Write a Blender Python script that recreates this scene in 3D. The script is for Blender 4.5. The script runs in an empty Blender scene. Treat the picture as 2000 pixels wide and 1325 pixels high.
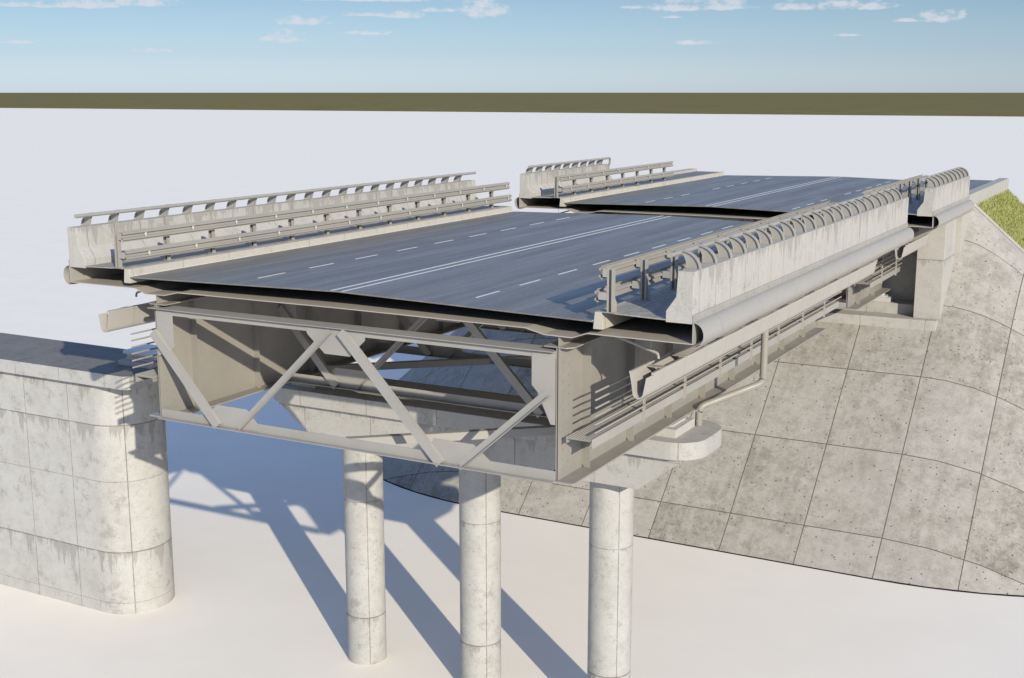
import bpy, bmesh, math, random
from mathutils import Vector, Matrix, noise
random.seed(7)
C = bpy.data.collections.new('scene'); bpy.context.scene.collection.children.link(C)
sc = bpy.context.scene
PI = math.pi
GZ = -14.05          # level of the white ground; the road crown is z = 0

# ------------------------------------------------------------------ node helpers
class NT:
    def __init__(s, name):
        s.m = bpy.data.materials.new(name); s.m.use_nodes = True
        s.t = s.m.node_tree; s.b = s.t.nodes['Principled BSDF']; s.p = None
    def n(s, kind, **kw):
        x = s.t.nodes.new('ShaderNode' + kind)
        for k, v in kw.items():
            setattr(x, k, v)
        return x
    def set(s, sock, v):
        if hasattr(v, 'links') or isinstance(v, bpy.types.NodeSocket): s.t.links.new(v, sock)
        else: sock.default_value = v
    def math(s, op, a, b=0.0, c=None, clamp=False):
        x = s.n('Math', operation=op); x.use_clamp = clamp
        s.set(x.inputs[0], a); s.set(x.inputs[1], b)
        if c is not None: s.set(x.inputs[2], c)
        return x.outputs[0]
    def pos(s):
        if s.p is None:
            g = s.n('NewGeometry'); s.p = g.outputs['Position']
            sp = s.n('SeparateXYZ'); s.t.links.new(s.p, sp.inputs[0]); s.xyz = sp.outputs
        return s.p
    def scaled(s, sx, sy, sz):
        s.pos(); x = s.n('VectorMath', operation='MULTIPLY')
        s.t.links.new(s.p, x.inputs[0]); x.inputs[1].default_value = (sx, sy, sz); return x.outputs[0]
    def noise(s, vec, scale, detail=4, rough=.6):
        x = s.n('TexNoise'); s.t.links.new(vec, x.inputs['Vector'])
        x.inputs['Scale'].default_value = scale; x.inputs['Detail'].default_value = detail
        x.inputs['Roughness'].default_value = rough; return x.outputs['Fac']
    def ramp(s, v, lo, hi, a=0.0, b=1.0):
        x = s.n('MapRange'); x.interpolation_type = 'SMOOTHSTEP'
        s.set(x.inputs[0], v); s.set(x.inputs[1], lo); s.set(x.inputs[2], hi); s.set(x.inputs[3], a); s.set(x.inputs[4], b)
        return x.outputs[0]
    def mix(s, f, a, b):
        x = s.n('Mix', data_type='RGBA'); s.set(x.inputs[0], f)
        for i, v in ((6, a), (7, b)):
            if isinstance(v, tuple): x.inputs[i].default_value = (*v, 1)
            else: s.t.links.new(v, x.inputs[i])
        return x.outputs[2]
    def near(s, coord, period, off, w):      # 1 on the seams of a periodic line pattern
        a = s.math('DIVIDE', s.math('SUBTRACT', coord, off), period)
        d = s.math('MULTIPLY', s.math('ABSOLUTE', s.math('SUBTRACT', s.math('FRACT', s.math('ADD', a, .5)), .5)), period)
        return s.ramp(d, w * .4, w, 1, 0)
    def at(s, coord, v, w):
        d = s.math('ABSOLUTE', s.math('SUBTRACT', coord, v)); return s.ramp(d, w * .4, w, 1, 0)
    def bump(s, h, strength=.3, dist=.02):
        x = s.n('Bump'); x.inputs['Strength'].default_value = strength; x.inputs['Distance'].default_value = dist
        s.t.links.new(h, x.inputs['Height']); s.t.links.new(x.outputs[0], s.b.inputs['Normal'])
    def done(s, col, rough=.8, spec=.3, metal=0):
        s.set(s.b.inputs['Base Color'], (*col, 1) if isinstance(col, tuple) else col)
        s.set(s.b.inputs['Roughness'], rough); s.b.inputs['Specular IOR Level'].default_value = spec
        s.b.inputs['Metallic'].default_value = metal; return s.m

def concrete(name, base, dark, seams=(), zs=(), drips=(), pits=1.0, dirt=1.0, streak=(1, 1, 1), tone_cells=None):
    t = NT(name); P = t.pos(); X, Y, Z = t.xyz
    big = t.noise(t.scaled(*streak), .55, 6, .65)
    mid = t.noise(t.scaled(*streak), 2.6, 7, .7)
    fine = t.noise(P, 22, 4, .7)
    f = t.ramp(t.math('ADD', t.math('MULTIPLY', big, .5), t.math('MULTIPLY', mid, .5)), .38, .68, 0, 1)
    col = t.mix(t.math('MULTIPLY', f, .6 * dirt), base, dark)
    gn = t.noise(P, 27, 5, .85)
    col = t.mix(t.math('MULTIPLY', t.ramp(gn, .52, .62), .42 * dirt), col, tuple(c * .62 for c in dark))
    # darker blotches with hard broken edges
    bl = t.ramp(t.math('ADD', t.math('MULTIPLY', t.noise(P, 1.3, 9, .78), .8), t.math('MULTIPLY', fine, .2)), .55, .60)
    col = t.mix(t.math('MULTIPLY', bl, .34 * dirt), col, tuple(c * .58 for c in dark))
    cr = t.noise(t.scaled(1, 1, 1), .9, 12, .95)
    col = t.mix(t.math('MULTIPLY', t.ramp(cr, .545, .61), .5 * dirt), col, tuple(c * .45 for c in dark))
    col = t.mix(t.math('MULTIPLY', t.ramp(fine, .3, .75), .22), col, tuple(c * .8 for c in base))
    for z0, L in drips:                                    # water stains that hang below a seam
        h = t.noise(t.scaled(1, 1, .05), 2.3, 5, .7)
        ln = t.math('MULTIPLY', t.ramp(h, .42, .74), L)
        d = t.math('SUBTRACT', z0, Z)
        m = t.math('MULTIPLY', t.ramp(t.math('SUBTRACT', ln, d), 0, .05), t.math('GREATER_THAN', d, 0))
        col = t.mix(t.math('MULTIPLY', m, .6), col, tuple(c * .72 for c in dark))
    if pits:                                               # blow holes
        v = t.n('TexVoronoi'); v.inputs['Scale'].default_value = 4.5; t.t.links.new(P, v.inputs['Vector'])
        sel = t.ramp(t.noise(P, 1.1, 2), .42, .6)
        hole = t.math('MULTIPLY', t.ramp(v.outputs['Distance'], .05, .11, 1, 0), sel)
        col = t.mix(t.math('MULTIPLY', hole, .75 * pits), col, (.05, .045, .04))
        v2 = t.n('TexVoronoi'); v2.inputs['Scale'].default_value = 11; t.t.links.new(P, v2.inputs['Vector'])
        hole2 = t.math('MULTIPLY', t.ramp(v2.outputs['Distance'], .08, .17, 1, 0), t.ramp(t.noise(P, 2.3, 2), .5, .62))
        col = t.mix(t.math('MULTIPLY', hole2, .5 * pits), col, (.07, .06, .05))
    ln = None
    for ax, per, off, w in seams:
        s_ = t.near((X, Y, Z)[ax], per, off, w); ln = s_ if ln is None else t.math('MAXIMUM', ln, s_)
    for z0, w in zs:
        s_ = t.at(Z, z0, w); ln = s_ if ln is None else t.math('MAXIMUM', ln, s_)
    hgt = t.math('ADD', t.math('MULTIPLY', fine, .5), t.math('MULTIPLY', mid, .5))
    if ln is not None:
        ln = t.math('MULTIPLY', ln, t.ramp(t.noise(P, 3, 4), .25, .6, .45, 1))
        col = t.mix(t.math('MULTIPLY', ln, .65), col, (.08, .07, .06))
        hgt = t.math('SUBTRACT', hgt, ln)
    t.bump(hgt, .25, .02)
    return t.done(col, .85, .25)

def paint(name, base, var=.12, rough=.45, spec=.4, seam=None):
    t = NT(name); P = t.pos()
    a = t.noise(P, 1.2, 6, .65); b = t.noise(P, .35, 3, .5)
    f = t.ramp(t.math('ADD', t.math('MULTIPLY', a, .5), t.math('MULTIPLY', b, .5)), .35, .68)
    col = t.mix(t.math('MULTIPLY', f, 1.0), base, tuple(c * (1 - var) for c in base))
    sp = t.ramp(t.noise(P, 7, 9, .85), .69, .75)
    col = t.mix(t.math('MULTIPLY', sp, .25), col, (.16, .12, .085))
    if seam:
        per, off, w = seam
        col = t.mix(t.math('MULTIPLY', t.near(t.xyz[1], per, off, w), .55), col, (.12, .11, .10))
    t.bump(t.noise(P, 14, 3), .06, .01)
    return t.done(col, t.ramp(a, .3, .7, rough - .08, rough + .12), spec)

M = {}
M['steel'] = paint('painted_steel', (.262, .247, .224))
M['deck_plate'] = paint('deck_plate_paint', (.38, .345, .30), .12, .6, .3)
M['shade_black'] = paint('painted_shade_black', (.016, .016, .018), .1, .8, .1)  # near-black colour standing in for shade: deck interior and slope toe
M['steel_light'] = paint('painted_steel_light', (.305, .294, .277))
M['rail'] = paint('galvanised_rail', (.31, .295, .27), .1, .4, .5)
M['cover'] = paint('edge_cover_paint', (.315, .302, .285), .04, .45, .3, (2.9, 1.2, .012))
M['gutter'] = paint('gutter_paint', (.38, .36, .34), .07, .42, .4, (1.45, 1.0, .012))
M['pale'] = paint('reflector_pale', (.50, .49, .46), .03, .4, .5)
M['bearing'] = paint('bearing_steel', (.50, .50, .51), .1, .35, .5)
M['white_concrete'] = concrete('pale_concrete', (.48, .47, .45), (.34, .325, .30))
M["kerb"] = concrete("kerb_concrete", (.43, .405, .36), (.32, .30, .27), seams=((1, 2.0, .15, .014),), pits=.2, dirt=.7)
M['barrier'] = concrete('barrier_concrete', (.415, .402, .382), (.335, .315, .29), drips=((1.125, 1.0),), seams=((1, 1.04, .40, .016),), pits=.7, dirt=1.0, streak=(2.5, 2.5, .35))
M['pier_wall'] = concrete('pier_wall_concrete', (.432, .428, .418), (.315, .303, .288), seams=((0, 2.27, -14.25, .02),),
                          zs=((-6.84, .03), (-8.95, .014), (-11.65, .035), (-13.62, .012)), drips=((-6.84, 1.3), (-11.65, 1.5), (-5.3, .8)), dirt=1.15)
M['pier_top'] = concrete('pier_top_membrane', (.20, .195, .19), (.13, .125, .12), seams=((0, 2.27, -14.25, .02), (1, 1.1, 5.3, .015)), pits=.3)
M['pier_cap'] = concrete('pier_cap_concrete', (.385, .378, .365), (.32, .305, .285), seams=((0, 2.6, -3.4, .018),), drips=((-5.04, .7),))
M['pier_cap_top'] = concrete('pier_cap_top', (.42, .41, .395), (.30, .29, .27), seams=((1, 1.1, 5.3, .015),), pits=.4)
M['column'] = concrete('column_concrete', (.41, .405, .395), (.30, .29, .275), seams=((0, 4.52, -4.16, .014),), zs=((-8.3, .013), (-12.37, .03)), drips=((-12.37, .6), (-8.3, .4)), dirt=1.15)
M['abutment'] = concrete('abutment_concrete', (.40, .388, .37), (.33, .315, .29), seams=((1, 2.2, 34.2, .018),), zs=((-2.45, .025),), drips=((-2.45, .5),))
M['seat'] = concrete('seat_concrete', (.41, .395, .375), (.33, .315, .29), seams=((0, 2.9, 5.75, .018),))
M['wing'] = concrete('wing_wall_concrete', (.40, .385, .36), (.35, .33, .30), seams=((1, 1.04, .02, .016),), streak=(2.5, 2.5, .3), pits=.5)

# asphalt
t = NT('asphalt'); P = t.pos()
st = t.noise(t.scaled(11, .22, 1), 1.1, 9, .8); st2 = t.noise(t.scaled(1.6, .10, 1), .8, 4, .6); gr = t.noise(t.scaled(1, .45, 1), 14, 8, .95)
pat = t.noise(P, .35, 5, .6)
col = t.mix(t.ramp(st, .35, .65), (.115, .11, .104), (.20, .19, .176))
col = t.mix(t.math('MULTIPLY', t.ramp(st2, .4, .62), .5), col, (.10, .098, .098))
col = t.mix(t.math('MULTIPLY', t.ramp(gr, .51, .60), .5), col, (.26, .26, .26))
col = t.mix(t.math('MULTIPLY', t.ramp(pat, .5, .68), .35), col, (.11, .108, .104))
gut_ = t.ramp(t.xyz[0], -7.2, -4.6, .75, 0)                      # dusty brown strip along the far kerb
col = t.mix(t.math('MULTIPLY', gut_, .8), col, (.175, .158, .132))
jl = t.near(t.xyz[0], 1.75, .87, .012)
col = t.mix(t.math('MULTIPLY', t.math('MULTIPLY', jl, t.ramp(st, .45, .6)), .5), col, (.03, .035, .045))
t.bump(gr, .5, .012)
M['asphalt'] = t.done(col, t.ramp(st2, .3, .7, .42, .56), .5)
# walkway slab on the deck
t = NT('footway_surface'); P = t.pos()
rb = t.noise(t.scaled(9, 1.2, 1), 1.6, 5, .7); gr = t.noise(P, 40, 3, .8)
col = t.mix(t.ramp(rb, .38, .62), (.34, .325, .30), (.22, .215, .205)); t.bump(t.math('ADD', rb, t.math('MULTIPLY', gr, .3)), .5, .02)
M['footway'] = t.done(col, .8, .3)
# road paint
t = NT('road_paint'); P = t.pos()
M['paint'] = t.done(t.mix(t.ramp(t.noise(P, 18, 5, .8), .52, .68), (.68, .68, .665), (.36, .36, .355)), .6, .3)
# white ground
t = NT('white_ground'); P = t.pos()
M['ground'] = t.done(t.mix(t.ramp(t.noise(P, .35, 5, .6), .3, .7), (.845, .788, .71), (.82, .765, .69)), 1, 0)
# terrain
t = NT('terrain'); P = t.pos()
a = t.noise(P, .02, 8, .7); b_ = t.noise(P, .0012, 5, .6)
col = t.mix(t.ramp(a, .3, .7), (.150, .134, .060), (.195, .176, .082)); col = t.mix(t.math('MULTIPLY', t.ramp(b_, .4, .65), .5), col, (.16, .145, .085))
M['terrain'] = t.done(col, 1, 0)
# grass
t = NT('grass_soil'); P = t.pos()
M['soil'] = t.done(t.mix(t.ramp(t.noise(P, 3, 6, .7), .4, .6), (.10, .13, .03), (.22, .21, .08)), .95, .1)
t = NT('grass_blade'); P = t.pos()
g1 = t.ramp(t.noise(P, 1.4, 6, .75), .38, .62); g2 = t.ramp(t.noise(P, 9, 3, .8), .45, .65)
M['grass'] = t.done(t.mix(t.math('MULTIPLY', g2, .55), t.mix(g1, (.20, .25, .045), (.38, .37, .15)), (.45, .42, .22)), .8, .2)
# slope slabs, joints in UV: u, v = whole numbers on the joints
t = NT('slope_slab'); P = t.pos(); X, Y, Z = t.xyz
Uc = t.math('DIVIDE', t.math('SUBTRACT', X, 8.95), 3.2); Vc = t.math('DIVIDE', t.math('SUBTRACT', Y, 36.43), 3.08)
wn = t.n('TexWhiteNoise', noise_dimensions='2D'); cb = t.n('CombineXYZ')
t.t.links.new(t.math('FLOOR', Uc), cb.inputs[0]); t.t.links.new(t.math('FLOOR', Vc), cb.inputs[1]); t.t.links.new(cb.outputs[0], wn.inputs['Vector'])
cell = wn.outputs['Value']
off = t.n('VectorMath', operation='ADD'); t.t.links.new(P, off.inputs[0]); mm = t.n('VectorMath', operation='SCALE'); t.t.links.new(wn.outputs['Color'], mm.inputs[0]); mm.inputs['Scale'].default_value = 40; t.t.links.new(mm.outputs[0], off.inputs[1]); PO = off.outputs[0]
big = t.noise(PO, .6, 8, .7); mid = t.noise(PO, 2.4, 9, .78); fine = t.noise(P, 16, 6, .8)
stv = t.noise(t.scaled(3.2, .25, .25), 1.0, 7, .7)
f = t.ramp(t.math('ADD', t.math('MULTIPLY', big, .5), t.math('MULTIPLY', mid, .5)), .36, .70)
col = t.mix(f, (.365, .345, .315), (.26, .24, .212))
col = t.mix(t.math('MULTIPLY', t.ramp(stv, .48, .66), .5), col, (.25, .225, .19))
col = t.mix(t.math('MULTIPLY', t.ramp(t.noise(PO, 1.1, 12, .92), .495, .57), .55), col, (.15, .132, .11))
lt = t.ramp(t.noise(PO, 2.0, 9, .85), .50, .60)
col = t.mix(t.math('MULTIPLY', lt, .38), col, (.44, .425, .40))
bs = t.ramp(t.math('ADD', t.math('MULTIPLY', t.noise(PO, .55, 9, .75), .7), t.math('MULTIPLY', stv, .3)), .52, .60)
col = t.mix(t.math('MULTIPLY', t.math('MULTIPLY', bs, t.ramp(fine, .38, .58)), .62), col, (.165, .142, .115))
sk = t.ramp(t.noise(P, 10, 8, .95), .525, .585)
col = t.mix(t.math('MULTIPLY', t.math('MULTIPLY', sk, t.ramp(mid, .42, .6)), .75), col, (.10, .088, .07))
col = t.mix(t.math('MULTIPLY', t.ramp(fine, .50, .66), .42), col, (.19, .172, .15))
col = t.mix(t.math('MULTIPLY', t.ramp(t.noise(P, 31, 4, .85), .56, .68), .38), col, (.14, .125, .105))
col = t.mix(t.math('MULTIPLY', cell, .5), col, t.mix(t.math('MULTIPLY', mid, .5), (.42, .405, .385), (.32, .305, .28)))
v = t.n('TexVoronoi'); v.inputs['Scale'].default_value = 3.6; t.t.links.new(P, v.inputs['Vector'])
col = t.mix(t.math('MULTIPLY', t.ramp(v.outputs['Distance'], .08, .15, 1, 0), .9), col, (.045, .04, .035))
v = t.n('TexVoronoi'); v.inputs['Scale'].default_value = 9; t.t.links.new(P, v.inputs['Vector'])
col = t.mix(t.math('MULTIPLY', t.math('MULTIPLY', t.ramp(v.outputs['Distance'], .07, .17, 1, 0), t.ramp(mid, .45, .6)), .7), col, (.08, .07, .06))
jn = t.math('MAXIMUM', t.near(X, 3.2, 8.95, .028), t.near(Y, 3.08, 36.43, .022))
col = t.mix(t.math('MULTIPLY', jn, .85), col, (.075, .058, .04))
t.bump(t.math('SUBTRACT', t.math('ADD', t.math('MULTIPLY', mid, .7), t.math('MULTIPLY', fine, .5)), jn), .4, .03)
M['slab'] = t.done(col, .9, .2)

for k_ in ('ground', 'terrain'): M[k_].node_tree.nodes['Principled BSDF'].inputs['IOR'].default_value = 1.0

# ------------------------------------------------------------------ mesh helpers
ORI = {}
def obj(name, bm, mat, parent=None, bevel=0, smooth=False, loc=None):
    """link bm (built in world coordinates) as one mesh object"""
    bmesh.ops.recalc_face_normals(bm, faces=bm.faces[:])
    o0 = Vector((0, 0, 0))
    if parent is not None: o0 = ORI[parent.name]
    elif loc is not None: o0 = Vector(loc)
    bmesh.ops.translate(bm, verts=bm.verts[:], vec=-o0)
    me = bpy.data.meshes.new(name)
    if smooth:
        for f in bm.faces: f.smooth = True
    bm.to_mesh(me); bm.free()
    for m in (mat if isinstance(mat, (list, tuple)) else [mat]): me.materials.append(m)
    if smooth:
        me.set_sharp_from_angle(angle=math.radians(35))
    o = bpy.data.objects.new(name, me); C.objects.link(o)
    if parent is not None: o.parent = parent
    else: o.location = o0
    ORI[o.name] = o0
    if bevel:
        b = o.modifiers.new('bevel', 'BEVEL'); b.width = bevel; b.segments = 2; b.limit_method = 'ANGLE'; b.angle_limit = math.radians(40)
    return o
def tag(o, label, cat, group=None):
    o['label'] = label; o['category'] = cat
    if group: o['group'] = group
    return o
def thing(name, label, cat, loc, group=None):
    o = bpy.data.objects.new(name, None); C.objects.link(o); o.location = loc; o.empty_display_size = .2
    ORI[o.name] = Vector(loc); return tag(o, label, cat, group)
def rep(o, dy=0, dx=0, dz=0):
    c = o.copy(); C.objects.link(c); c.parent = o.parent
    c.location = o.location + Vector((dx, dy, dz)); ORI[c.name] = ORI[o.name]
    for ch in o.children:
        d = ch.copy(); C.objects.link(d); d.parent = c
    return c
def B(): return bmesh.new()
def prism(bm, pts, a, b, axis='y', mat=0):
    """closed polygon extruded along an axis; pts are (x,z) for y, (y,z) for x, (x,y) for z"""
    def mk(p, t):
        if axis == 'y': return (p[0], t, p[1])
        if axis == 'x': return (t, p[0], p[1])
        return (p[0], p[1], t)
    A = [bm.verts.new(mk(p, a)) for p in pts]; D = [bm.verts.new(mk(p, b)) for p in pts]
    n = len(pts); fs = []
    fs.append(bm.faces.new(A)); fs.append(bm.faces.new(D[::-1]))
    for i in range(n): fs.append(bm.faces.new((A[i], D[i], D[(i + 1) % n], A[(i + 1) % n])))
    for f in fs: f.material_index = mat
    return fs
def strip(bm, outer, inner, a, b, imat=0):
    """thin shell along y between two matching polylines (x,z)"""
    prism_pts = outer + inner[::-1]
    # build as quads so that curved shells stay clean
    n = len(outer)
    V = [[bm.verts.new((p[0], t, p[1])) for p in L] for t in (a, b) for L in (outer, inner)]
    oa, ia, ob, ib = V
    for i in range(n - 1):
        bm.faces.new((oa[i], oa[i + 1], ob[i + 1], ob[i])); bm.faces.new((ia[i], ib[i], ib[i + 1], ia[i + 1])).material_index = imat
        bm.faces.new((oa[i], ia[i], ia[i + 1], oa[i + 1])); bm.faces.new((ob[i], ob[i + 1], ib[i + 1], ib[i]))
    bm.faces.new((oa[0], ob[0], ib[0], ia[0])); bm.faces.new((oa[-1], ia[-1], ib[-1], ob[-1]))
def box(bm, x0, x1, y0, y1, z0, z1, mat=0):
    x0, x1 = min(x0, x1), max(x0, x1)
    return prism(bm, [(x0, z0), (x1, z0), (x1, z1), (x0, z1)], y0, y1, 'y', mat)
def tube(bm, path, r, seg=12):
    path = [Vector(p) for p in path]; rings = []
    for i, p in enumerate(path):
        d = (path[min(i + 1, len(path) - 1)] - path[max(i - 1, 0)]).normalized()
        up = Vector((0, 0, 1)) if abs(d.z) < .95 else Vector((0, 1, 0))
        u = d.cross(up).normalized(); w = u.cross(d)
        rings.append([bm.verts.new(p + (u * math.cos(2 * PI * k / seg) + w * math.sin(2 * PI * k / seg)) * r) for k in range(seg)])
    for a, b in zip(rings, rings[1:]):
        for k in range(seg): bm.faces.new((a[k], a[(k + 1) % seg], b[(k + 1) % seg], b[k]))
    bm.faces.new(rings[0]); bm.faces.new(rings[-1][::-1])
def bend(pts, rad, n=5):
    """round the corners of a polyline"""
    pts = [Vector(p) for p in pts]; out = [pts[0]]
    for a, p, c in zip(pts, pts[1:], pts[2:]):
        u = (a - p).normalized(); w = (c - p).normalized(); A = p + u * rad; D = p + w * rad
        for k in range(n + 1):
            s_ = k / n; out.append((1 - s_) ** 2 * A + 2 * s_ * (1 - s_) * p + s_ * s_ * D)
    out.append(pts[-1]); return out
def under_mat(o):  # blackens downward faces, painting the dark of the hollow deck into them
    for p in o.data.polygons:
        if p.normal.z < -.5: p.material_index = 1
def road_z(x): return -.02 * abs(x)

# ------------------------------------------------------------------ bridge span
SOFF = [(0, -.43), (5.4, -.45), (5.9, -.565), (6.62, -.575), (7.0, -.44), (9.53, -.45)]   # top face of the bottom plate
def span(y0, y1, gy1, label, frames, front):
    T = thing('bridge_span', label, 'bridge span', (0, y0, -4.1), 'cut bridge spans')
    # road surface plate with its crown
    bm = B(); xs = [-7.15 + 14.3 * i / 8 for i in range(9)]
    strip(bm, [(x, road_z(x)) for x in xs], [(x, road_z(x) - .035) for x in xs], y0, y1)
    road = obj('road_surface', bm, [M['asphalt'], M['shade_black']], T); under_mat(road)
    markings(road, y0, y1)
    # bottom plate of the hollow deck
    pr = [(-x, z) for x, z in SOFF[::-1]] + SOFF[1:]
    bm = B(); strip(bm, pr, [(x, z - .022) for x, z in pr], y0, y1); obj('deck_bottom_plate', bm, M['deck_plate'], T)
    for s in (-1, 1):
        bm = B(); prism(bm, [(s * 7.15, -.33), (s * 7.40, -.33), (s * 7.36, .07), (s * 7.19, .07)], y0, y1)
        obj('kerb', bm, M['kerb'], T, .008)
        bm = B(); box(bm, s * 7.135, s * 7.155, y0, y1, -.139, -.128); obj('kerb_edge_line', bm, M['paint'], T)
        bm = B(); strip(bm, [(s * 7.365, .085), (s * 8.3, .060), (s * 8.9, .045)], [(s * 7.365, .058), (s * 8.3, .034), (s * 8.9, .02)], y0, y1)
        under_mat(obj('footway_slab', bm, [M['footway'], M['shade_black']], T))
        bm = B(); box(bm, s * 9.532, s * 9.556, y0, y1, -.475, .185)
        k = 0
        y = y0 + .12
        while y < y1:
            tube(bm, [(s * 9.55, y, .10), (s * 9.572, y, .10)], .018, 8); y += .58
        obj('edge_plate', bm, M['steel_light'], T)
        n = 14; oc = [(s * (9.557 + .245 * math.sin(PI * i / n)), -.26 + .285 * math.cos(PI * i / n)) for i in range(n + 1)]
        ic = [(s * (9.557 + .230 * math.sin(PI * i / n)), -.26 + .270 * math.cos(PI * i / n)) for i in range(n + 1)]
        bm = B(); strip(bm, oc, ic, y0, y1); obj('rounded_edge_cover', bm, M['cover'], T, smooth=True)
        # girders
        girder(T, s, y0, gy1, frames)
        # small drain spout through the deck, hung on a rod
        ys = y0 + (.55 if s > 0 else 1.3); xe = 8.52 if s > 0 else 8.27
        bm = B(); tube(bm, bend([(s * (xe - 1.3), ys, -.48), (s * xe, ys, -.86), (s * (xe + .02), ys, -.98)], .05), .032, 10)
        tube(bm, [(s * (xe - .17), ys, -.44), (s * (xe - .17), ys, -.80)], .009, 6)
        obj('drain_spout', bm, M['rail'], T, smooth=True)
        # fins that carry the gutter
        y = y0 + (2.45 if s > 0 else 5.35); first = None
        while y < y1 - .2:
            if first is None:
                bm = B(); prism(bm, [(s * 9.50, -.48), (s * 9.50, -.60), (s * 8.50, -1.26), (s * 8.06, -1.26), (s * 8.06, -1.22), (s * 9.15, -.48)], y - .012, y + .012)
                first = obj('gutter_bracket', bm, M['steel'], T)
                y_f = y
            else: rep(first, y - y_f)
            y += 2.9
    for fy in frames: frame(T, fy, fy == y0)
    return T

def markings(road, y0, y1, cut=False):
    for x in (-.17, .17):
        bm = B(); box(bm, x - .034, x + .034, y0 + .002, y1 - .002, road_z(x) + .0015, road_z(x) + .005); obj('centre_line', bm, M['paint'], road)
    for x in (-3.52, 3.42):
        k = math.floor((y0 - 1.15) / 2.28) ; first = None
        while True:
            a = 1.15 + 2.28 * k; b = a + 1.16; k += 1
            if a < y0 + .02: continue
            if b > y1: break
            if first is None:
                bm = B(); z = road_z(x); box(bm, x - .030, x + .030, a, b, z + .002, z + .006); first = obj('lane_dash', bm, M['paint'], road); f0 = a
            else: rep(first, a - f0)

GX = 6.26
def girder(T, s, y0, y1, frames):
    bm = B(); box(bm, s * GX - .018, s * GX + .018, y0 + .07, y1, -4.06, -.60); g = obj('girder', bm, M['steel'], T)
    bm = B(); c = .12
    prism(bm, [(s * (GX - .36), y0 + .02), (s * (GX - .012), y0), (s * (GX - .012), y1), (s * (GX - .36), y1)], -.865, -.835, 'z')
    prism(bm, [(s * (GX + .36), y0 + .16), (s * (GX + .22), y0), (s * (GX + .012), y0), (s * (GX + .012), y1), (s * (GX + .36), y1)], -.865, -.835, 'z')
    obj('top_flange', bm, M['steel'], g)
    bm = B(); prism(bm, [(s * (GX - .42), y0 - .03), (s * (GX + .42), y0 - .03), (s * (GX + .45), y0 + .03), (s * (GX + .45), y1), (s * (GX - .45), y1), (s * (GX - .45), y0 + .03)], -4.10, -4.06, 'z')
    obj('bottom_flange', bm, M['steel'], g)
    ys = []; y = y0 + 1.33
    while y < y1 - .2: ys.append(y); y += 2.7
    first = None
    for y in ys:
        if first is None:
            bm = B()
            for d in (-1, 1):
                a = s * GX + d * .012; b = s * GX + d * .235
                prism(bm, [(a, -.866), (b, -.866), (b, -4.059), (a + (b - a) * .35, -4.059), (a, -3.97)], y - .01, y + .01)
            first = obj('stiffener', bm, M['steel'], g); yf = y
        else: rep(first, y - yf)
    for d in (-1, 1):                                     # bolted splice plates at the cut end
        bm = B(); a = s * GX + d * .0185; b = s * GX + d * .036
        box(bm, a, b, y0 + .005, y0 + .72, -4.055, -.87)
        for j, yy in enumerate((.22, .52)):
            z = -1.22 - j * .12
            while z > -3.9:
                if not (-2.75 < z < -2.45): tube(bm, [(b - d * .004, y0 + yy, z), (b + d * .022, y0 + yy, z)], .028, 6)
                z -= .235
        obj('splice_plate', bm, M['steel'], g)

def lbar(bm, p, q, y, w, out, side, thk=.014):
    """angle bar in the xz plane at depth y from p to q: a flat leg of width w and a leg that stands 'out' towards -y on one side"""
    p = Vector((p[0], p[1])); q = Vector((q[0], q[1])); d = (q - p).normalized(); n = Vector((-d.y, d.x)) * (w / 2)
    a = [(p + n), (q + n), (q - n), (p - n)]
    prism(bm, [(v.x, v.y) for v in a], y - thk, y)
    m = n * side; i = m * (1 - 2 * thk / w)
    c = [p + m, q + m, q + i, p + i]
    prism(bm, [(v.x, v.y) for v in c], y - out, y - thk)

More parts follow.
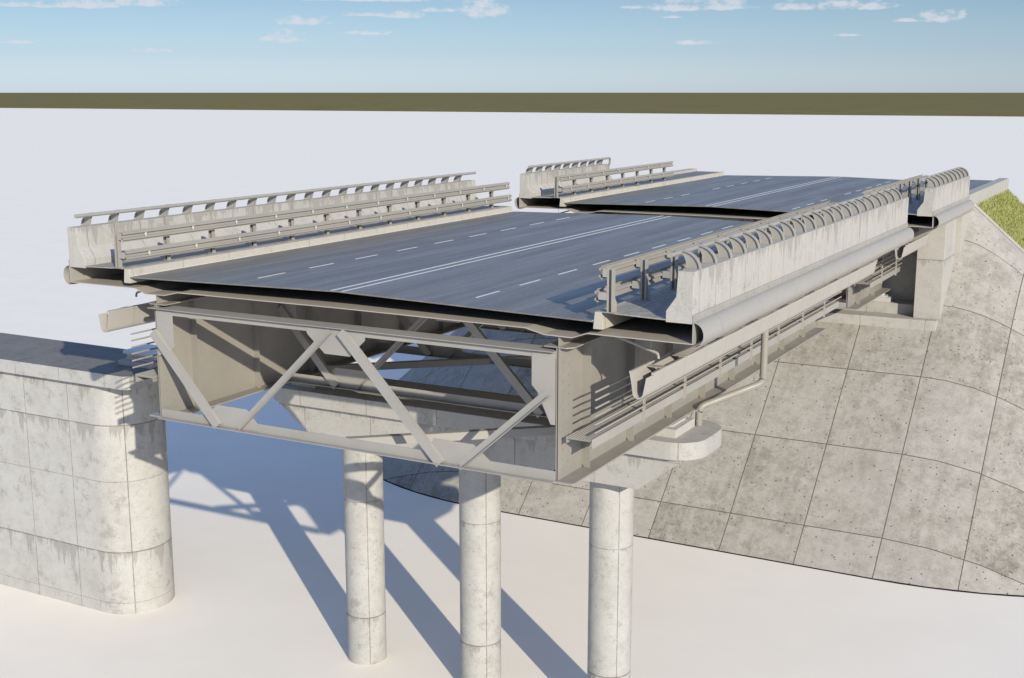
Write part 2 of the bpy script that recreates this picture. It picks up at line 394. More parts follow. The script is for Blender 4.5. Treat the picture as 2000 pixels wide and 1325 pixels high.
def frame(T, y, front=False):
    e = 6.24 if not front else 6.30
    gx = GX - .014
    bm = B()
    gx = GX - .04 if front else gx; box(bm, -gx, gx, y - .012, y + .006, -1.12, -.955); box(bm, -gx - (.2 if front else 0), gx, y - .15, y + .44, -.953, -.935)
    f = obj('cross_frame', bm, M['steel_light'], T)
    bm = B(); box(bm, -gx, gx, y - .012, y + .006, -4.066, -3.83); box(bm, -gx, gx, y - .19, y - .013, -4.085, -4.067)
    obj('bottom_chord', bm, M['steel_light'], f)
    g = .022
    G = [[(-1.05, -1.0), (.85, -1.0), (.85, -1.2), (.68, -1.36), (.38, -1.66), (-.42, -1.66), (-.95, -1.2)],
         [(-4.6, -4.04), (-4.6, -3.84), (-4.14, -3.47), (-3.1, -3.47), (-2.72, -3.85), (-2.72, -4.04)],
         [(2.72, -4.04), (2.72, -3.84), (2.85, -3.47), (4.0, -3.47), (4.5, -3.85), (4.5, -4.04)],
         [(5.6, -1.0), (gx, -1.0), (gx, -2.7), (6.1, -2.7), (5.75, -1.95), (5.6, -1.8)],
         [(-gx, -1.0), (-5.62, -1.0), (-5.62, -2.0), (-5.78, -2.16), (-gx, -2.3)]]
    for P_ in G:
        bm = B(); prism(bm, P_, y - .028, y - .014); obj('gusset_plate', bm, M['steel_light'], f)
    o = .0
    L = [((-6.30 if front else -6.2, -1.62 if front else -1.72), (-4.08, -4.05), .25, 1, 0), ((-3.42, -4.05), (-.22, -1.02), .20, -1, 1),
         ((.16, -1.02), (3.10, -4.07), .25, 1, 0), ((3.62, -4.07), (6.05, -1.93), .20, -1, 1)]
    for p, q, w, side, kind in L:
        bm = B()
        if kind: lbar(bm, p, q, y - .03, w, .13, side)
        else:
            P2 = Vector(p); Q2 = Vector(q); d = (Q2 - P2).normalized(); n = Vector((-d.y, d.x)) * (w / 2)
            a = [P2 + n, Q2 + n, Q2 - n, P2 - n]; prism(bm, [(v.x, v.y) for v in a], y - .15, y - .136)
            n2 = n * (1 + .001); c = [P2 + n2, Q2 + n2, Q2 + n2 * .86, P2 + n2 * .86]; prism(bm, [(v.x, v.y) for v in c], y - .135, y - .03)
        obj('diagonal', bm, M['steel_light'], f)

SP1 = span(0, 22.4, 22.4, 'front bridge span with road on top, cut open to show its truss frame and girders', [0, 5.4, 10.8, 16.2, 21.6], True)
def brace(T, a, b, z):
    a = Vector(a); b = Vector(b); d = (b - a).normalized(); n = Vector((-d.y, d.x)) * .11
    bm = B(); prism(bm, [tuple(v) for v in (a + n, b + n, b - n, a - n)], z - .012, z, 'z')
    m = n * .14; c = [a + n, b + n, b + n - m, a + n - m]; prism(bm, [tuple(v) for v in (a - n, b - n, b - n + m, a - n + m)], z - .22, z - .013, 'z')
    obj('wind_brace', bm, M['steel_light'], T)
brace(SP1, (.1, .1), (6.0, 5.2), -3.86)
brace(SP1, (-6.0, 6.9), (.1, 12.3), -3.90)
brace(SP1, (5.9, 12.5), (.1, 16.0), -3.90)
SP2 = span(27.4, 36.2, 33.9, 'rear bridge span beyond the gap, its short black hollow deck resting on the abutment', [27.4, 32.8], False)

# ------------------------------------------------------------------ barriers, handrails, guard rails
def barrier(s, y0, y1, label):
    pr = [(9.53, 1.13), (9.16, 1.13), (9.13, .56), (8.9, .23), (8.9, -.02), (9.53, -.02)]
    bm = B(); prism(bm, [(s * x, z) for x, z in pr], y0 + .01, y1)
    return tag(obj('concrete_barrier', bm, M['barrier'], None, .012, loc=(s * 9.3, y0, 0)), label, 'barrier', 'concrete barriers along the deck edges')
def handrail(s, y0, y1, n, sp, off, label, ret=False):
    T = thing('steel_handrail', label, 'handrail', (s * 9.3, y0, 1.13), 'handrails on top of the barriers')
    xr, zr = 9.02, 1.475
    path = [(s * xr, y0 - .12, zr), (s * xr, y1, zr)]
    if ret: path = bend([(s * xr, y0 - .12, zr), (s * xr, y1 + .3, zr), (s * 9.1, y1 + .42, 1.14)], .12)
    bm = B(); tube(bm, path, .055, 14); obj('rail_tube', bm, M['rail'], T, smooth=True)
    first = None
    for k in range(n):
        y = y0 + off + sp * k
        if first is None:
            bm = B(); N = 9
            A = [(9.06 + .44 * math.sin(t_ * PI / 2) ** 1.0, 1.13 + .40 * math.cos(t_ * PI / 2)) for t_ in [i / (N - 1) for i in range(N)]]
            # outer arc leans from the tube over to the outer side, inner arc comes down close to the tube
            Ai = [(x - .022, z - .022) for x, z in A[:-1]] + [(A[-1][0] - .03, 1.13)]
            strip(bm, [(s * x, z) for x, z in A], [(s * x, z) for x, z in Ai], y - .05, y + .05)
            I = [(9.03 + .15 * math.sin(t_ * PI / 2), 1.13 + .32 * math.cos(t_ * PI / 2)) for t_ in [i / (N - 1) for i in range(N)]]
            Ii = [(x + .014, z) for x, z in I]
            strip(bm, [(s * x, z) for x, z in I], [(s * x, z) for x, z in Ii], y - .035, y + .035)
            w = I + Ai[::-1]; strip_web = [(s * x, z) for x, z in w]
            V0 = [[bm.verts.new((s * p[0], y + d, p[1])) for p in L_] for d in (-.006, .006) for L_ in (Ii, Ai)]
            ia, oa, ib, ob = V0
            for i in range(N - 1):
                bm.faces.new((ia[i], oa[i], oa[i + 1], ia[i + 1])); bm.faces.new((ib[i], ib[i + 1], ob[i + 1], ob[i]))
            box(bm, s * 9.17, s * 9.515, y - .07, y + .07, 1.1305, 1.142)
            first = obj('bracket', bm, M['rail'], T); yf = y
        else: rep(first, y - yf)
    return T
WD = [(-.155, .055), (-.132, .055), (-.102, 0), (-.055, 0), (-.028, .072), (.028, .072), (.055, 0), (.102, 0), (.132, .055), (.155, .055)]
def guardrail(s, y0, y1, n, sp, label):
    T = thing('guardrail', label, 'guardrail', (s * 7.58, y0, .07), 'crash barriers along the footways')
    for xf, zc in ((7.30, .975), (7.20, .445)):
        bm = B(); outer = [(s * (xf + d), zc + z) for z, d in WD]; inner = [(s * (xf + d + .007), zc + z) for z, d in WD]
        strip(bm, outer, inner, y0 - .04, y1)
        for i in range(1, int((y1 - y0) / 4)):            # overlap bolts
            for zz in (-.08, .08):
                for dy in (-.06, .06): tube(bm, [(s * (xf - .008), y0 + 4 * i + dy, zc + zz), (s * (xf + .01), y0 + 4 * i + dy, zc + zz)], .014, 6)
        obj('beam', bm, M['rail'], T)
    fp = fs = fr = None
    for k in range(n):
        y = y0 + sp * k + (.02 if k == 0 else 0)
        if fp is None:
            bm = B(); a, b = 7.50, 7.655; t_ = .010
            box(bm, s * a, s * b, y + .045, y + .055, .085, 1.09)
            box(bm, s * a, s * (a + t_), y - .055, y + .044, .085, 1.09); box(bm, s * (b - t_), s * b, y - .055, y + .044, .085, 1.09)
            box(bm, s * (a + t_ + .001), s * (a + .045), y - .055, y - .046, .085, 1.09); box(bm, s * (b - .045), s * (b - t_ - .001), y - .055, y - .046, .085, 1.09)
            box(bm, s * (a - .04), s * (b + .06), y - .10, y + .10, .083, .095)
            prism(bm, [(s * (b + .001), .096), (s * (b + .05), .096), (s * (b + .05), .30), (s * (b + .001), .42)], y + .02, y + .044)
            fp = obj('post', bm, M['rail'], T); yf = y
            bm = B(); box(bm, s * 7.385, s * 7.498, y - .05, y + .05, .88, 1.07)
            fs = obj('spacer', bm, M['rail'], T)
            bm = B(); box(bm, s * 7.285, s * 7.498, y - .05, y + .05, .36, .53)
            fq = obj('spacer', bm, M['rail'], T)
        else: rep(fp, y - yf); rep(fs, y - yf); rep(fq, y - yf)
    for xf, zc in ((7.30, .975), (7.20, .445)):
        fr = None; k = 0
        while y0 + sp * (k + .5) < y1:
            y = y0 + sp * (k + .5) - .1; k += 1
            if fr is None:
                bm = B(); pts = [(y + .085 * math.cos(a_), zc + .062 * math.sin(a_)) for a_ in [PI / 2 + PI * i / 8 for i in range(9)]]
                prism(bm, pts, s * (xf - .010), s * (xf - .002), 'x'); fr = obj('reflector', bm, M['pale'], T); yr = y
            else: rep(fr, y - yr)
    return T
barrier(1, 0, 22.4, 'long pale concrete barrier nearest the viewer, above the long grey half-round cover')
barrier(-1, 0, 22.6, 'long pale concrete barrier on the far left edge of the front deck')
barrier(1, 27.4, 36.2, 'short concrete barrier of the rear deck, on the right near the grassy bank')
barrier(-1, 27.4, 37.0, 'short concrete barrier at the far left corner of the rear deck')
handrail(1, 0, 22.2, 21, 1.04, .5, 'long handrail on curved fins topping the nearest concrete barrier')
handrail(-1, 0, 22.35, 21, 1.04, .55, 'long handrail on curved posts above the far left barrier of the front deck')
handrail(1, 27.5, 36.1, 9, 1.0, .5, 'short handrail with curved fins on the rear barrier beside the grassy bank')
handrail(-1, 27.5, 36.4, 9, 1.0, .5, 'short handrail with a bent down end on the rear left barrier', True)
guardrail(1, 0, 19.6, 11, 1.93, 'double beam crash barrier on posts along the near right footway of the front deck')
guardrail(-1, 0, 22.4, 12, 1.93, 'double beam crash barrier along the left footway of the front deck, facing the road')
guardrail(1, 24.6, 36.5, 7, 1.93, 'short double beam crash barrier on the right side of the rear deck')
guardrail(-1, 27.4, 41.6, 8, 1.93, 'short double beam crash barrier on the left side of the rear deck')

# ------------------------------------------------------------------ gutters, downpipe, maintenance walkways
def gutter(s, y0, y1, label):
    T = thing('rain_gutter', label, 'gutter', (s * 8.3, y0, -1.8), 'rain gutters under the deck edges')
    def arc(ri, a0=0):
        xc, zc = 8.29, -1.68
        return [(xc + ri * math.cos(a_), zc + ri * math.sin(a_) * 1.1) for a_ in [PI + PI * i / 10 for i in range(11)]]
    outer = [(8.07, -1.25), (8.12, -1.5)] + arc(.145) + [(8.50, -1.33)]
    inner = [(8.10, -1.25), (8.145, -1.5)] + arc(.118) + [(8.473, -1.33)]
    bm = B(); strip(bm, [(s * x, z) for x, z in outer], [(s * x, z) for x, z in inner], y0, y1); obj('trough', bm, M['gutter'], T, smooth=True)
    bm = B(); strip(bm, [(s * 8.06, -1.21), (s * 8.06, -1.249)], [(s * 8.115, -1.21), (s * 8.115, -1.249)], y0, y1)
    obj('inner_lip', bm, M['gutter'], T)
    bm = B(); box(bm, s * 8.455, s * 8.525, y0 + .35, y1, -1.329, -1.275); obj('outer_lip', bm, M['gutter'], T)
    y = y0 + 1.0; f = None
    while y < y1 - .2:
        if f is None:
            bm = B(); box(bm, s * 8.06, s * 8.525, y - .13, y + .13, -1.272, -1.262)
            f = obj('strap', bm, M['gutter'], T); yf = y
        else: rep(f, y - yf)
        y += 1.45
    return T
gutter(1, 0, 22.4, 'long deep trough gutter below the half-round cover on the near right side')
gutter(-1, 0, 22.4, 'trough gutter sticking out at the far left behind the truss frame')
gutter(1, 27.4, 32.6, 'short trough gutter beside the concrete abutment pillar')
gutter(-1, 27.4, 32.6, 'short trough gutter under the rear deck on its far left side')
bm = B(); tube(bm, bend([(8.3, 9.3, -1.78), (8.3, 9.3, -3.36), (6.84, 8.0, -3.98), (6.84, 8.0, -4.52)], .2, 7), .105, 18)
for z in (-1.95, -3.12): tube(bm, [(8.3, 9.3, z), (8.3, 9.3, z - .05)], .115, 18)
tube(bm, [(6.84, 8.0, -4.42), (6.84, 8.0, -4.36)], .115, 18)
tag(obj('downpipe', bm, M['steel'], smooth=True, loc=(6.84, 8.0, -4.53)), 'thick grey drainpipe bending down from the near gutter to the pier cap', 'drainpipe')

def walkway(s, y0, y1, label, postoff):
    T = thing('maintenance_walkway', label, 'walkway', (s * 6.8, y0, -3.2), 'steel maintenance walkways beside the girders')
    bm = B(); n = 9
    for i in range(n):
        x = 6.50 + i * .075; box(bm, s * x, s * (x + .030), y0, y1, -2.985, -2.945)
    y = y0
    while y < y1:
        box(bm, s * 6.49, s * 7.13, y, y + .018, -2.995, -2.976); y += .45
    obj('grating', bm, M['rail'], T)
    bm = B(); box(bm, s * 7.155, s * 7.17, y0, y1, -3.16, -2.935); box(bm, s * 7.11, s * 7.154, y0, y1, -3.16, -3.145)
    obj('edge_channel', bm, M['steel_light'], T)
    bm = B(); box(bm, s * 6.50, s * 6.52, y0, y1, -3.10, -2.996); obj('inner_channel', bm, M['steel'], T)
    f = None; y = y0 + 1.33
    while y < y1:
        if f is None:
            bm = B(); prism(bm, [(s * 6.50, -3.0), (s * 7.10, -3.0), (s * 7.10, -3.14), (s * 6.50, -3.45)], y + .012, y + .03); f = obj('bracket', bm, M['steel'], T); yf = y
        else: rep(f, y - yf)
        y += 2.7
    f = None; y = y0 + postoff
    while y < y1:
        if f is None:
            bm = B(); box(bm, s * 7.172, s * 7.18, y - .035, y + .035, -3.22, -1.74); box(bm, s * 7.181, s * 7.225, y + .028, y + .035, -3.22, -1.74)
            f = obj('post', bm, M['rail'], T); yf = y
        else: rep(f, y - yf)
        y += 2.85
    for z in (-1.79, -1.98, -2.17, -2.36, -2.56, -2.76):
        bm = B(); tube(bm, [(s * 7.25, y0, z), (s * 7.25, y1, z)], .024, 8); obj('rail', bm, M['rail'], T, smooth=True)
    return T
walkway(1, 0, 22.3, 'long grated service walkway with thin rails outside the near right girder', 3.0)
walkway(-1, 0, 22.3, 'grated service walkway with thin rails poking out left of the truss frame', 3.0)
walkway(1, 27.5, 33.4, 'short grated service walkway beside the rear girder and abutment pillar', 2.0)

# ------------------------------------------------------------------ piers
def rounded(x0, x1, y0, y1, r, n=8):
    p = []
    for cx_, cy_, a0 in ((x1 - r, y0 + r, -PI / 2), (x1 - r, y1 - r, 0), (x0 + r, y1 - r, PI / 2), (x0 + r, y0 + r, PI)):
        p += [(cx_ + r * math.cos(a0 + PI / 2 * i / n), cy_ + r * math.sin(a0 + PI / 2 * i / n)) for i in range(n + 1)]
    return p
def top_mat(o, idx=1, zt=None):
    for p in o.data.polygons:
        if p.normal.z > .9: p.material_index = idx
T = thing('bridge_pier', 'open pier with three round concrete columns under the front span', 'pier', (0, 7.35, GZ), 'concrete bridge piers')
bm = B(); prism(bm, rounded(-7.56, 7.56, 5.9, 8.7, .90, 10), -5.04, -4.53, 'z'); o = obj('pier_cap', bm, [M['pier_cap'], M['pier_cap_top']], T, .02); top_mat(o)
bm = B(); prism(bm, [(-7.0, -5.15), (7.0, -5.15), (5.75, -6.1), (-5.75, -6.1)], 6.12, 8.58); box(bm, -7.02, 7.02, 6.08, 8.62, -5.151, -5.041)
obj('haunched_beam', bm, M['pier_cap'], T, .015)
f = None
for x in (-4.62, -.12, 4.42):
    if f is None:
        bm = B(); n = 48
        prism(bm, [(x + .66 * math.cos(2 * PI * i / n), 7.35 + .66 * math.sin(2 * PI * i / n)) for i in range(n)], GZ - .3, -6.101, 'z'); 
        f = obj('round_column', bm, M['column'], T, smooth=True)
    else: rep(f, 0, x + 4.62)
for x in (-6.26, 6.26):
    tp = thing('bearing', 'steel girder bearing on a concrete block, at the %s end of the column pier cap' % ('right' if x > 0 else 'left'), 'bearing', (x, 7.1, -4.53), 'girder bearings')
    bm = B(); box(bm, x - .45, x + .52, 6.35, 7.85, -4.529, -4.28); obj('concrete_block', bm, M['white_concrete'], tp, .01)
    bm = B(); box(bm, x - .3, x + .33, 6.6, 7.6, -4.279, -4.22); box(bm, x - .36, x + .38, 6.5, 7.7, -4.14, -4.101)
    obj('bearing_plate', bm, M['bearing'], tp)
    bm = B(); tube(bm, [(x, 7.1, -4.221), (x, 7.1, -4.139)], .24, 24); obj('bearing_pot', bm, M['bearing'], tp, smooth=True)
# solid wall pier on the left
T = thing('bridge_pier', 'massive solid wall pier with a rounded end, standing alone on the left', 'pier', (-25, 7.2, GZ), 'concrete bridge piers')
bm = B(); prism(bm, [(-40, 5.7)] + [(-15.35 + 1.5 * math.sin(a_), 7.2 - 1.5 * math.cos(a_)) for a_ in [PI * i / 32 for i in range(33)]] + [(-40, 8.7)], GZ - .3, -5.27, 'z')
obj('pier_wall', bm, M['pier_wall'], T, smooth=True)
bm = B(); prism(bm, [(-40, 5.38), (-13.35, 5.38), (-13.2, 5.55), (-13.2, 8.95), (-40, 8.95)], -5.27, -4.78, 'z'); o = obj('pier_cap', bm, [M['pier_wall'], M['pier_top']], T, .012); top_mat(o)
bt = thing('bearing', 'loose steel bearing left on top of the wall pier, beside the walkway end', 'bearing', (-14.1, 7.4, -4.78), 'girder bearings')
bm = B(); box(bm, -14.95, -13.35, 6.75, 8.1, -4.779, -4.60); obj('concrete_block', bm, M['pier_cap_top'], bt, .01)
bm = B(); tube(bm, [(-14.9, 7.25, -4.50), (-13.5, 7.25, -4.50)], .11, 20); box(bm, -14.85, -13.5, 7.05, 7.95, -4.599, -4.55); obj('roller', bm, M['pale'], bt, smooth=True)
bm = B(); box(bm, -14.9, -13.25, 6.95, 8.25, -4.388, -4.27); obj('bearing_plate', bm, M['bearing'], bt, .006)

# ------------------------------------------------------------------ abutment
T = thing('abutment', 'stepped concrete abutment with corner pillars and wing walls holding the rear span', 'abutment', (0, 34, -6), None)
bm = B(); prism(bm, [(32.2, -5.15), (32.2, -7.0), (34.5, -7.0), (34.5, -4.67), (33.4, -4.67), (33.4, -5.15)], -8.0, 8.0, 'x')
obj('bearing_seat', bm, M['seat'], T, .012)
for s in (-1, 1):
    bm = B(); box(bm, s * 8.002, s * 9.12, 32.2, 33.9, -7.0, -5.15); obj('ledge_end', bm, M['seat'], T, .012)
    bm = B(); box(bm, s * 8.02, s * 9.2, 32.68, 35.4, -5.149, -.52); o = obj('pillar', bm, M['abutment'], T, .015)
    bm = B(); box(bm, s * 9.02, s * 9.42, 35.402, 50, -10.0, -.52); obj('wing_wall', bm, M['wing'], T)
bm = B(); box(bm, -8.015, 8.015, 34.5, 35.0, -7.0, -.52); obj('back_wall', bm, M['abutment'], T)
for x in (-6.26, 6.26):
    tp = thing('bearing', 'steel girder bearing on the abutment seat under the %s girder' % ('right' if x > 0 else 'left'), 'bearing', (x, 33.8, -4.67), 'girder bearings')
    bm = B(); box(bm, x - .42, x + .50, 33.45, 34.2, -4.669, -4.44); obj('concrete_block', bm, M['white_concrete'], tp, .01)
    bm = B(); box(bm, x - .3, x + .34, 33.5, 34.1, -4.439, -4.37); tube(bm, [(x, 33.8, -4.371), (x, 33.8, -4.16)], .2, 20); box(bm, x - .34, x + .38, 33.45, 34.15, -4.159, -4.101); obj('bearing_pot', bm, M['bearing'], tp)

# approach road on the embankment behind the abutment
T = thing('approach_road', 'road stub on the embankment behind the rear span, with plain kerbs', 'road', (0, 43, -.5), None)
bm = B(); xs = [-7.15 + 14.3 * i / 8 for i in range(9)]
strip(bm, [(x, road_z(x)) for x in xs], [(x, road_z(x) - .3) for x in xs], 36.202, 50); road = obj('road_surface', bm, M['asphalt'], T)
for s in (-1, 1):
    bm = B(); prism(bm, [(s * 7.15, -.45), (s * 7.40, -.45), (s * 7.36, .07), (s * 7.19, .07)], 36.202, 50); obj('kerb', bm, M['kerb'], T, .008)
    bm = B(); box(bm, s * 7.401, s * 9.0, 36.202, 50, -.5, .055); obj('footway_slab', bm, M['asphalt'], T)
    bm = B(); box(bm, s * 9.001, s * 9.50, 36.25 if s > 0 else 37.1, 50, -.519, .21); obj('coping', bm, M['wing'], T, .012)
    bm = B(); box(bm, s * 7.135, s * 7.155, 36.202, 50, -.139, -.128); obj('kerb_edge_line', bm, M['paint'], T)
for x in (-.17, .17):
    bm = B(); box(bm, x - .034, x + .034, 36.21, 49.9, road_z(x) + .0015, road_z(x) + .005); obj('centre_line', bm, M['paint'], road)
for x in (-3.52, 3.42):
    f = None
    for k in range(16, 21):
        a = 1.15 + 2.28 * k
        if f is None:
            bm = B(); z = road_z(x); box(bm, x - .030, x + .030, a, a + 1.16, z + .002, z + .006); f = obj('lane_dash', bm, M['paint'], road); f0 = a
        else: rep(f, a - f0)

# ------------------------------------------------------------------ embankment
SL = .889; AX = 8.95; AY = 38.5
ZT = [-14.4] + [-1.8 - 2.74 * k / 4 for k in range(18, -3, -1)]
ZT = sorted(set([round(z, 4) for z in ZT]))
bm = B(); uvl = bm.loops.layers.uv.new('UVMap')
stations = []   # (function z -> point, u)
for k in range(0, 13):
    a_ = PI / 2 * (1 - k / 12); stations.append((lambda z, a=a_: Vector((-AX + z / SL * math.sin(a), AY + z / SL * math.cos(a), z)), -AX / 3.2 * 2 - a_ / math.radians(11.5), -.25))
for k in range(1, 12):
    x = -AX + 2 * AX * k / 12; stations.append((lambda z, x=x: Vector((x, AY + z / SL, z)), (x - AX) / 3.2, -5.52))
for k in range(0, 13):
    a_ = PI / 2 * k / 12; stations.append((lambda z, a=a_: Vector((AX - z / SL * math.sin(a), AY + z / SL * math.cos(a), z)), a_ / math.radians(11.5), -.25))
rows = [-14.4, -13.5, -12.76, -12, -11, -10.02, -9, -8, -7.28, -6.4, -5.52, -4.54, -3.6, -2.7, -1.8, -1.0, -.25]
G = []
for fn, u, top in stations: G.append([(bm.verts.new(fn(z)), u, (z + 1.8) / 2.74) for z in rows])
for i in range(len(G) - 1):
    lim = min(stations[i][2], stations[i + 1][2])
    for j in range(len(rows) - 1):
        if rows[j + 1] > lim + .01: continue
        q = [G[i][j], G[i + 1][j], G[i + 1][j + 1], G[i][j + 1]]
        f = bm.faces.new([v[0] for v in q])
        for l, v in zip(f.loops, q): l[uvl].uv = (v[1], v[2])
        f.smooth = True
bmesh.ops.delete(bm, geom=[v for v in bm.verts if not v.link_faces], context='VERTS')
o = obj('slope_paving', bm, M['slab']); o['kind'] = 'structure'; o['label'] = 'cone shaped slope of large stained concrete slabs'
bm = B()
for s in (-1, 1):
    prism(bm, [(s * 9.30, -.31), (s * 24.9, -14.2), (s * 24.9, -15.5), (s * 9.30, -15.5)], 38.52, 50)
o = obj('grass_bank', bm, M['soil']); o['kind'] = 'structure'
bm = B()
for s in (-1, 1):
    a = [(s * 9.42, -.33), (s * 24.9, -14.1), (s * 24.9, -14.22), (s * 9.42, -.45)]
    prism(bm, [(x, z + .05) for x, z in a], 38.40, 38.56)
o = obj('slope_edge_strip', bm, M['white_concrete']); o['kind'] = 'structure'
bm = B()
for k in range(26000):
    u = random.random() ** 1.3; x = 9.45 + u * 9; y = random.uniform(38.6, 50); z = -(x - AX) * SL
    h = random.uniform(.05, .17); a_ = random.uniform(0, 2 * PI); w = random.uniform(.01, .03)
    dx, dy = math.cos(a_) * w, math.sin(a_) * w; lx, ly = random.uniform(-.08, .12), random.uniform(-.06, .06)
    bm.faces.new([bm.verts.new((x - dx, y - dy, z - .02)), bm.verts.new((x + dx, y + dy, z - .02)), bm.verts.new((x + lx, y + ly, z + h))])
me = bpy.data.meshes.new('grass'); bm.to_mesh(me); bm.free(); me.materials.append(M['grass'])
o = bpy.data.objects.new('grass', me); C.objects.link(o); o['kind'] = 'stuff'; o['label'] = 'short yellow green grass on the bank'

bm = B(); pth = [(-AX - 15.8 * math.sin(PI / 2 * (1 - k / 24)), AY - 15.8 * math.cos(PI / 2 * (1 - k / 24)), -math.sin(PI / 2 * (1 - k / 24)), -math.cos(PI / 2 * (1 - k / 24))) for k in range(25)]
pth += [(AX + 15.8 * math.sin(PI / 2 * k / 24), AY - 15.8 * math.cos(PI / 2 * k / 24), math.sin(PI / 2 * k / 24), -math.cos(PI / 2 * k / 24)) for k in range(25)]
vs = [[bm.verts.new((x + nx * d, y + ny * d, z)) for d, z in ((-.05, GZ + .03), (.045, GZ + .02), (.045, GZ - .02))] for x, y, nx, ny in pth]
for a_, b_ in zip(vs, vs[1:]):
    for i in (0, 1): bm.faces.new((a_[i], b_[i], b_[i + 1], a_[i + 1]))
o = obj('slope_toe_shade', bm, M['shade_black']); o['kind'] = 'structure'  # dark strip painting a contact shadow where the slope meets the ground

# ground and terrain
bm = B(); box(bm, -3500, 3500, -300, 1060, GZ - .5, GZ); o = obj('ground', bm, M['ground']); o['kind'] = 'structure'
bm = B(); box(bm, -90000, 90000, -400, 120000, GZ - 3, GZ - .9); o = obj('terrain', bm, M['terrain']); o['kind'] = 'structure'

# ------------------------------------------------------------------ sky, sun, camera
EL = math.radians(21.2); SV = Vector((.768 * math.cos(EL), -.64 * math.cos(EL), math.sin(EL))).normalized()
w = bpy.data.worlds.new('World'); sc.world = w; w.use_nodes = True
class WT(NT):
    def __init__(s): s.t = w.node_tree; s.p = None
t = WT(); bg = w.node_tree.nodes['Background']
sky = t.n('TexSky'); sky.sky_type = 'NISHITA'; sky.sun_disc = False; sky.sun_elevation = EL; sky.sun_rotation = math.atan2(SV.x, SV.y)
sky.altitude = 0; sky.air_density = 1.0; sky.dust_density = .35; sky.ozone_density = 2.2
tc = t.n('TexCoord'); sp = t.n('SeparateXYZ'); t.t.links.new(tc.outputs['Generated'], sp.inputs[0])
az = t.math('MULTIPLY', t.math('ARCTAN2', sp.outputs[0], sp.outputs[1]), 180 / PI)
hz = t.math('SQRT', t.math('ADD', t.math('MULTIPLY', sp.outputs[0], sp.outputs[0]), t.math('MULTIPLY', sp.outputs[1], sp.outputs[1])))
el = t.math('MULTIPLY', t.math('ARCTAN2', sp.outputs[2], hz), 180 / PI)
cv = t.n('CombineXYZ'); t.t.links.new(az, cv.inputs[0]); t.t.links.new(t.math('MULTIPLY', el, 1.8), cv.inputs[1])
nz = t.noise(cv.outputs[0], 1.5, 8, .62)
nz2 = t.noise(cv.outputs[0], .5, 5, .6)
CL = [(130, 22, 130, 9), (190, 20, 70, 20), (285, 18, 75, 14), (560, 83, 45, 18), (600, 52, 60, 14), (700, 10, 150, 10), (790, 40, 50, 13), (945, 33, 55, 32),
      (720, 38, 60, 6), (860, 30, 60, 6), (1160, 4, 80, 7), (1320, 25, 60, 20), (1410, 24, 60, 16), (1240, 24, 35, 6), (1540, 24, 45, 16), (1640, 24, 110, 14), (1740, 6, 140, 16), (1825, 45, 42, 20), (1868, 40, 12, 16),
      (1780, 48, 60, 5), (1650, 75, 40, 4), (40, 88, 40, 5), (300, 104, 40, 6), (720, 72, 60, 6), (1350, 90, 60, 7), (1310, 42, 25, 4)]
fpx = 2440.0
mask = None
for px, py, wx, hy in CL:
    a0 = -28.7 + math.degrees(math.atan((px - 1000) / 2487.0)); e0 = (181 - py) / fpx * 57.3 * math.cos(math.atan((px - 1000) / 2487.0))
    ww = wx / fpx * 57.3; hh = hy / fpx * 57.3
    dx = t.math('DIVIDE', t.math('SUBTRACT', az, a0), ww * 1.15); dy = t.math('SUBTRACT', el, e0)
    up = t.math('DIVIDE', t.math('MAXIMUM', dy, 0), hh * 1.25); dn = t.math('DIVIDE', t.math('MINIMUM', dy, 0), hh * .35)
    q = t.math('ADD', t.math('MULTIPLY', dx, dx), t.math('ADD', t.math('MULTIPLY', up, up), t.math('MULTIPLY', dn, dn)))
    s_ = t.math('SUBTRACT', 1.0, q)
    mask = s_ if mask is None else t.math('MAXIMUM', mask, s_)
dens = t.ramp(t.math('ADD', mask, t.math('MULTIPLY', t.math('SUBTRACT', nz, .5), 3.4)), .25, 1.15)
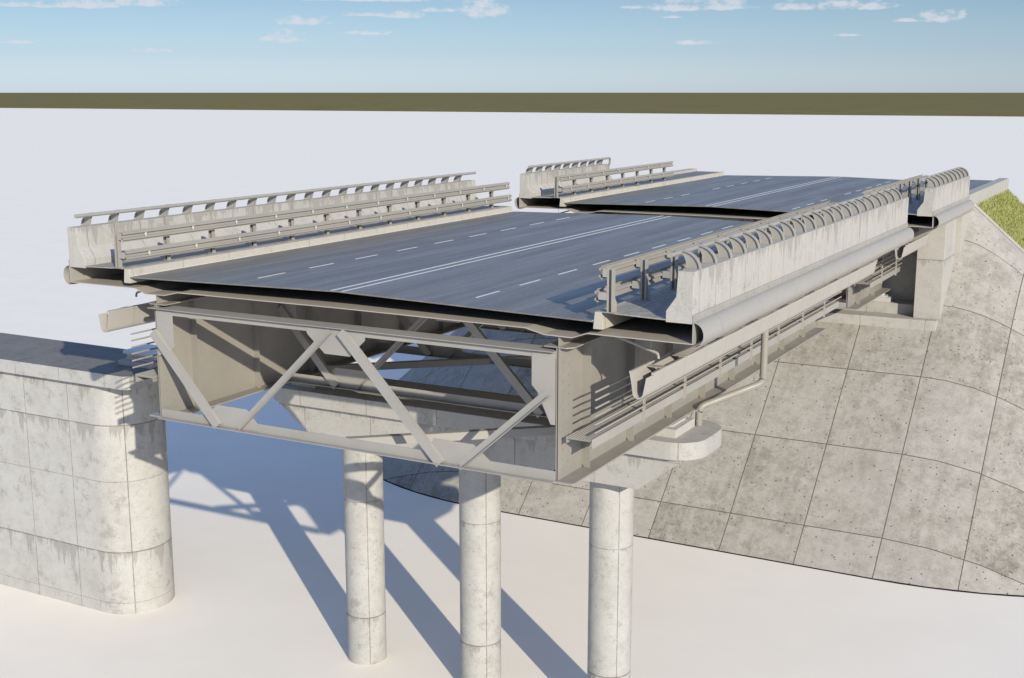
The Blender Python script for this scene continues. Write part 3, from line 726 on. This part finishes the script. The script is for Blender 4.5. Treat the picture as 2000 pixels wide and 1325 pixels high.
dens = t.math('MULTIPLY', dens, t.ramp(mask, -.9, .2))
dens = t.math('MULTIPLY', dens, .8)
wisp = t.math('MULTIPLY', t.math('MULTIPLY', t.ramp(nz2, .55, .75), t.ramp(el, 4.5, 12)), .7)
dens = t.math('MAXIMUM', dens, wisp)
k0 = t.mix(t.math('DIVIDE', el, 1.7, clamp=True), (.54, .675, 1.10), (.436, .53, .81))
k01 = t.mix(t.math('DIVIDE', t.math('SUBTRACT', el, 1.7), 1.4, clamp=True), k0, (.415, .49, .685))
k1 = t.mix(t.math('DIVIDE', t.math('SUBTRACT', el, 3.1), 1.3, clamp=True), k01, (.385, .455, .60))
k2 = t.mix(t.ramp(el, 5, 14), k1, (.90, .90, 1.0))
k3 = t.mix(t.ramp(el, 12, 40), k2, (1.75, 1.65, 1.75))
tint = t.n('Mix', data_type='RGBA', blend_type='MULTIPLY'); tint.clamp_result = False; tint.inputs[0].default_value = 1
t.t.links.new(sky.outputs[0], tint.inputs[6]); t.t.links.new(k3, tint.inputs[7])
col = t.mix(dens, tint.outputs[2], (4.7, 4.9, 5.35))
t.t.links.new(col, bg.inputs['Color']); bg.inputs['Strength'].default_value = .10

L = bpy.data.lights.new('sun', 'SUN'); L.energy = 3.6; L.angle = math.radians(.5); L.color = (1, .92, .74)
lo = bpy.data.objects.new('sun', L); C.objects.link(lo); lo.rotation_euler = (-SV).to_track_quat('-Z', 'Y').to_euler(); lo.location = (30, -30, 30)

cam = bpy.data.cameras.new('camera'); co = bpy.data.objects.new('camera', cam); C.objects.link(co); sc.camera = co
cam.sensor_width = 36; cam.lens = 2440 / 2000 * 36; cam.clip_end = 300000; cam.clip_start = .1
yaw = math.radians(28.7); pitch = math.atan(481.5 / 2440)
co.location = (18.91, -25.3, 4.93)
co.rotation_euler = (PI / 2 - pitch, 0, yaw)
sc.view_settings.view_transform = 'Standard'; sc.view_settings.look = 'None'; sc.view_settings.gamma = 1; sc.view_settings.exposure = .55
sc.cycles.max_bounces = 6
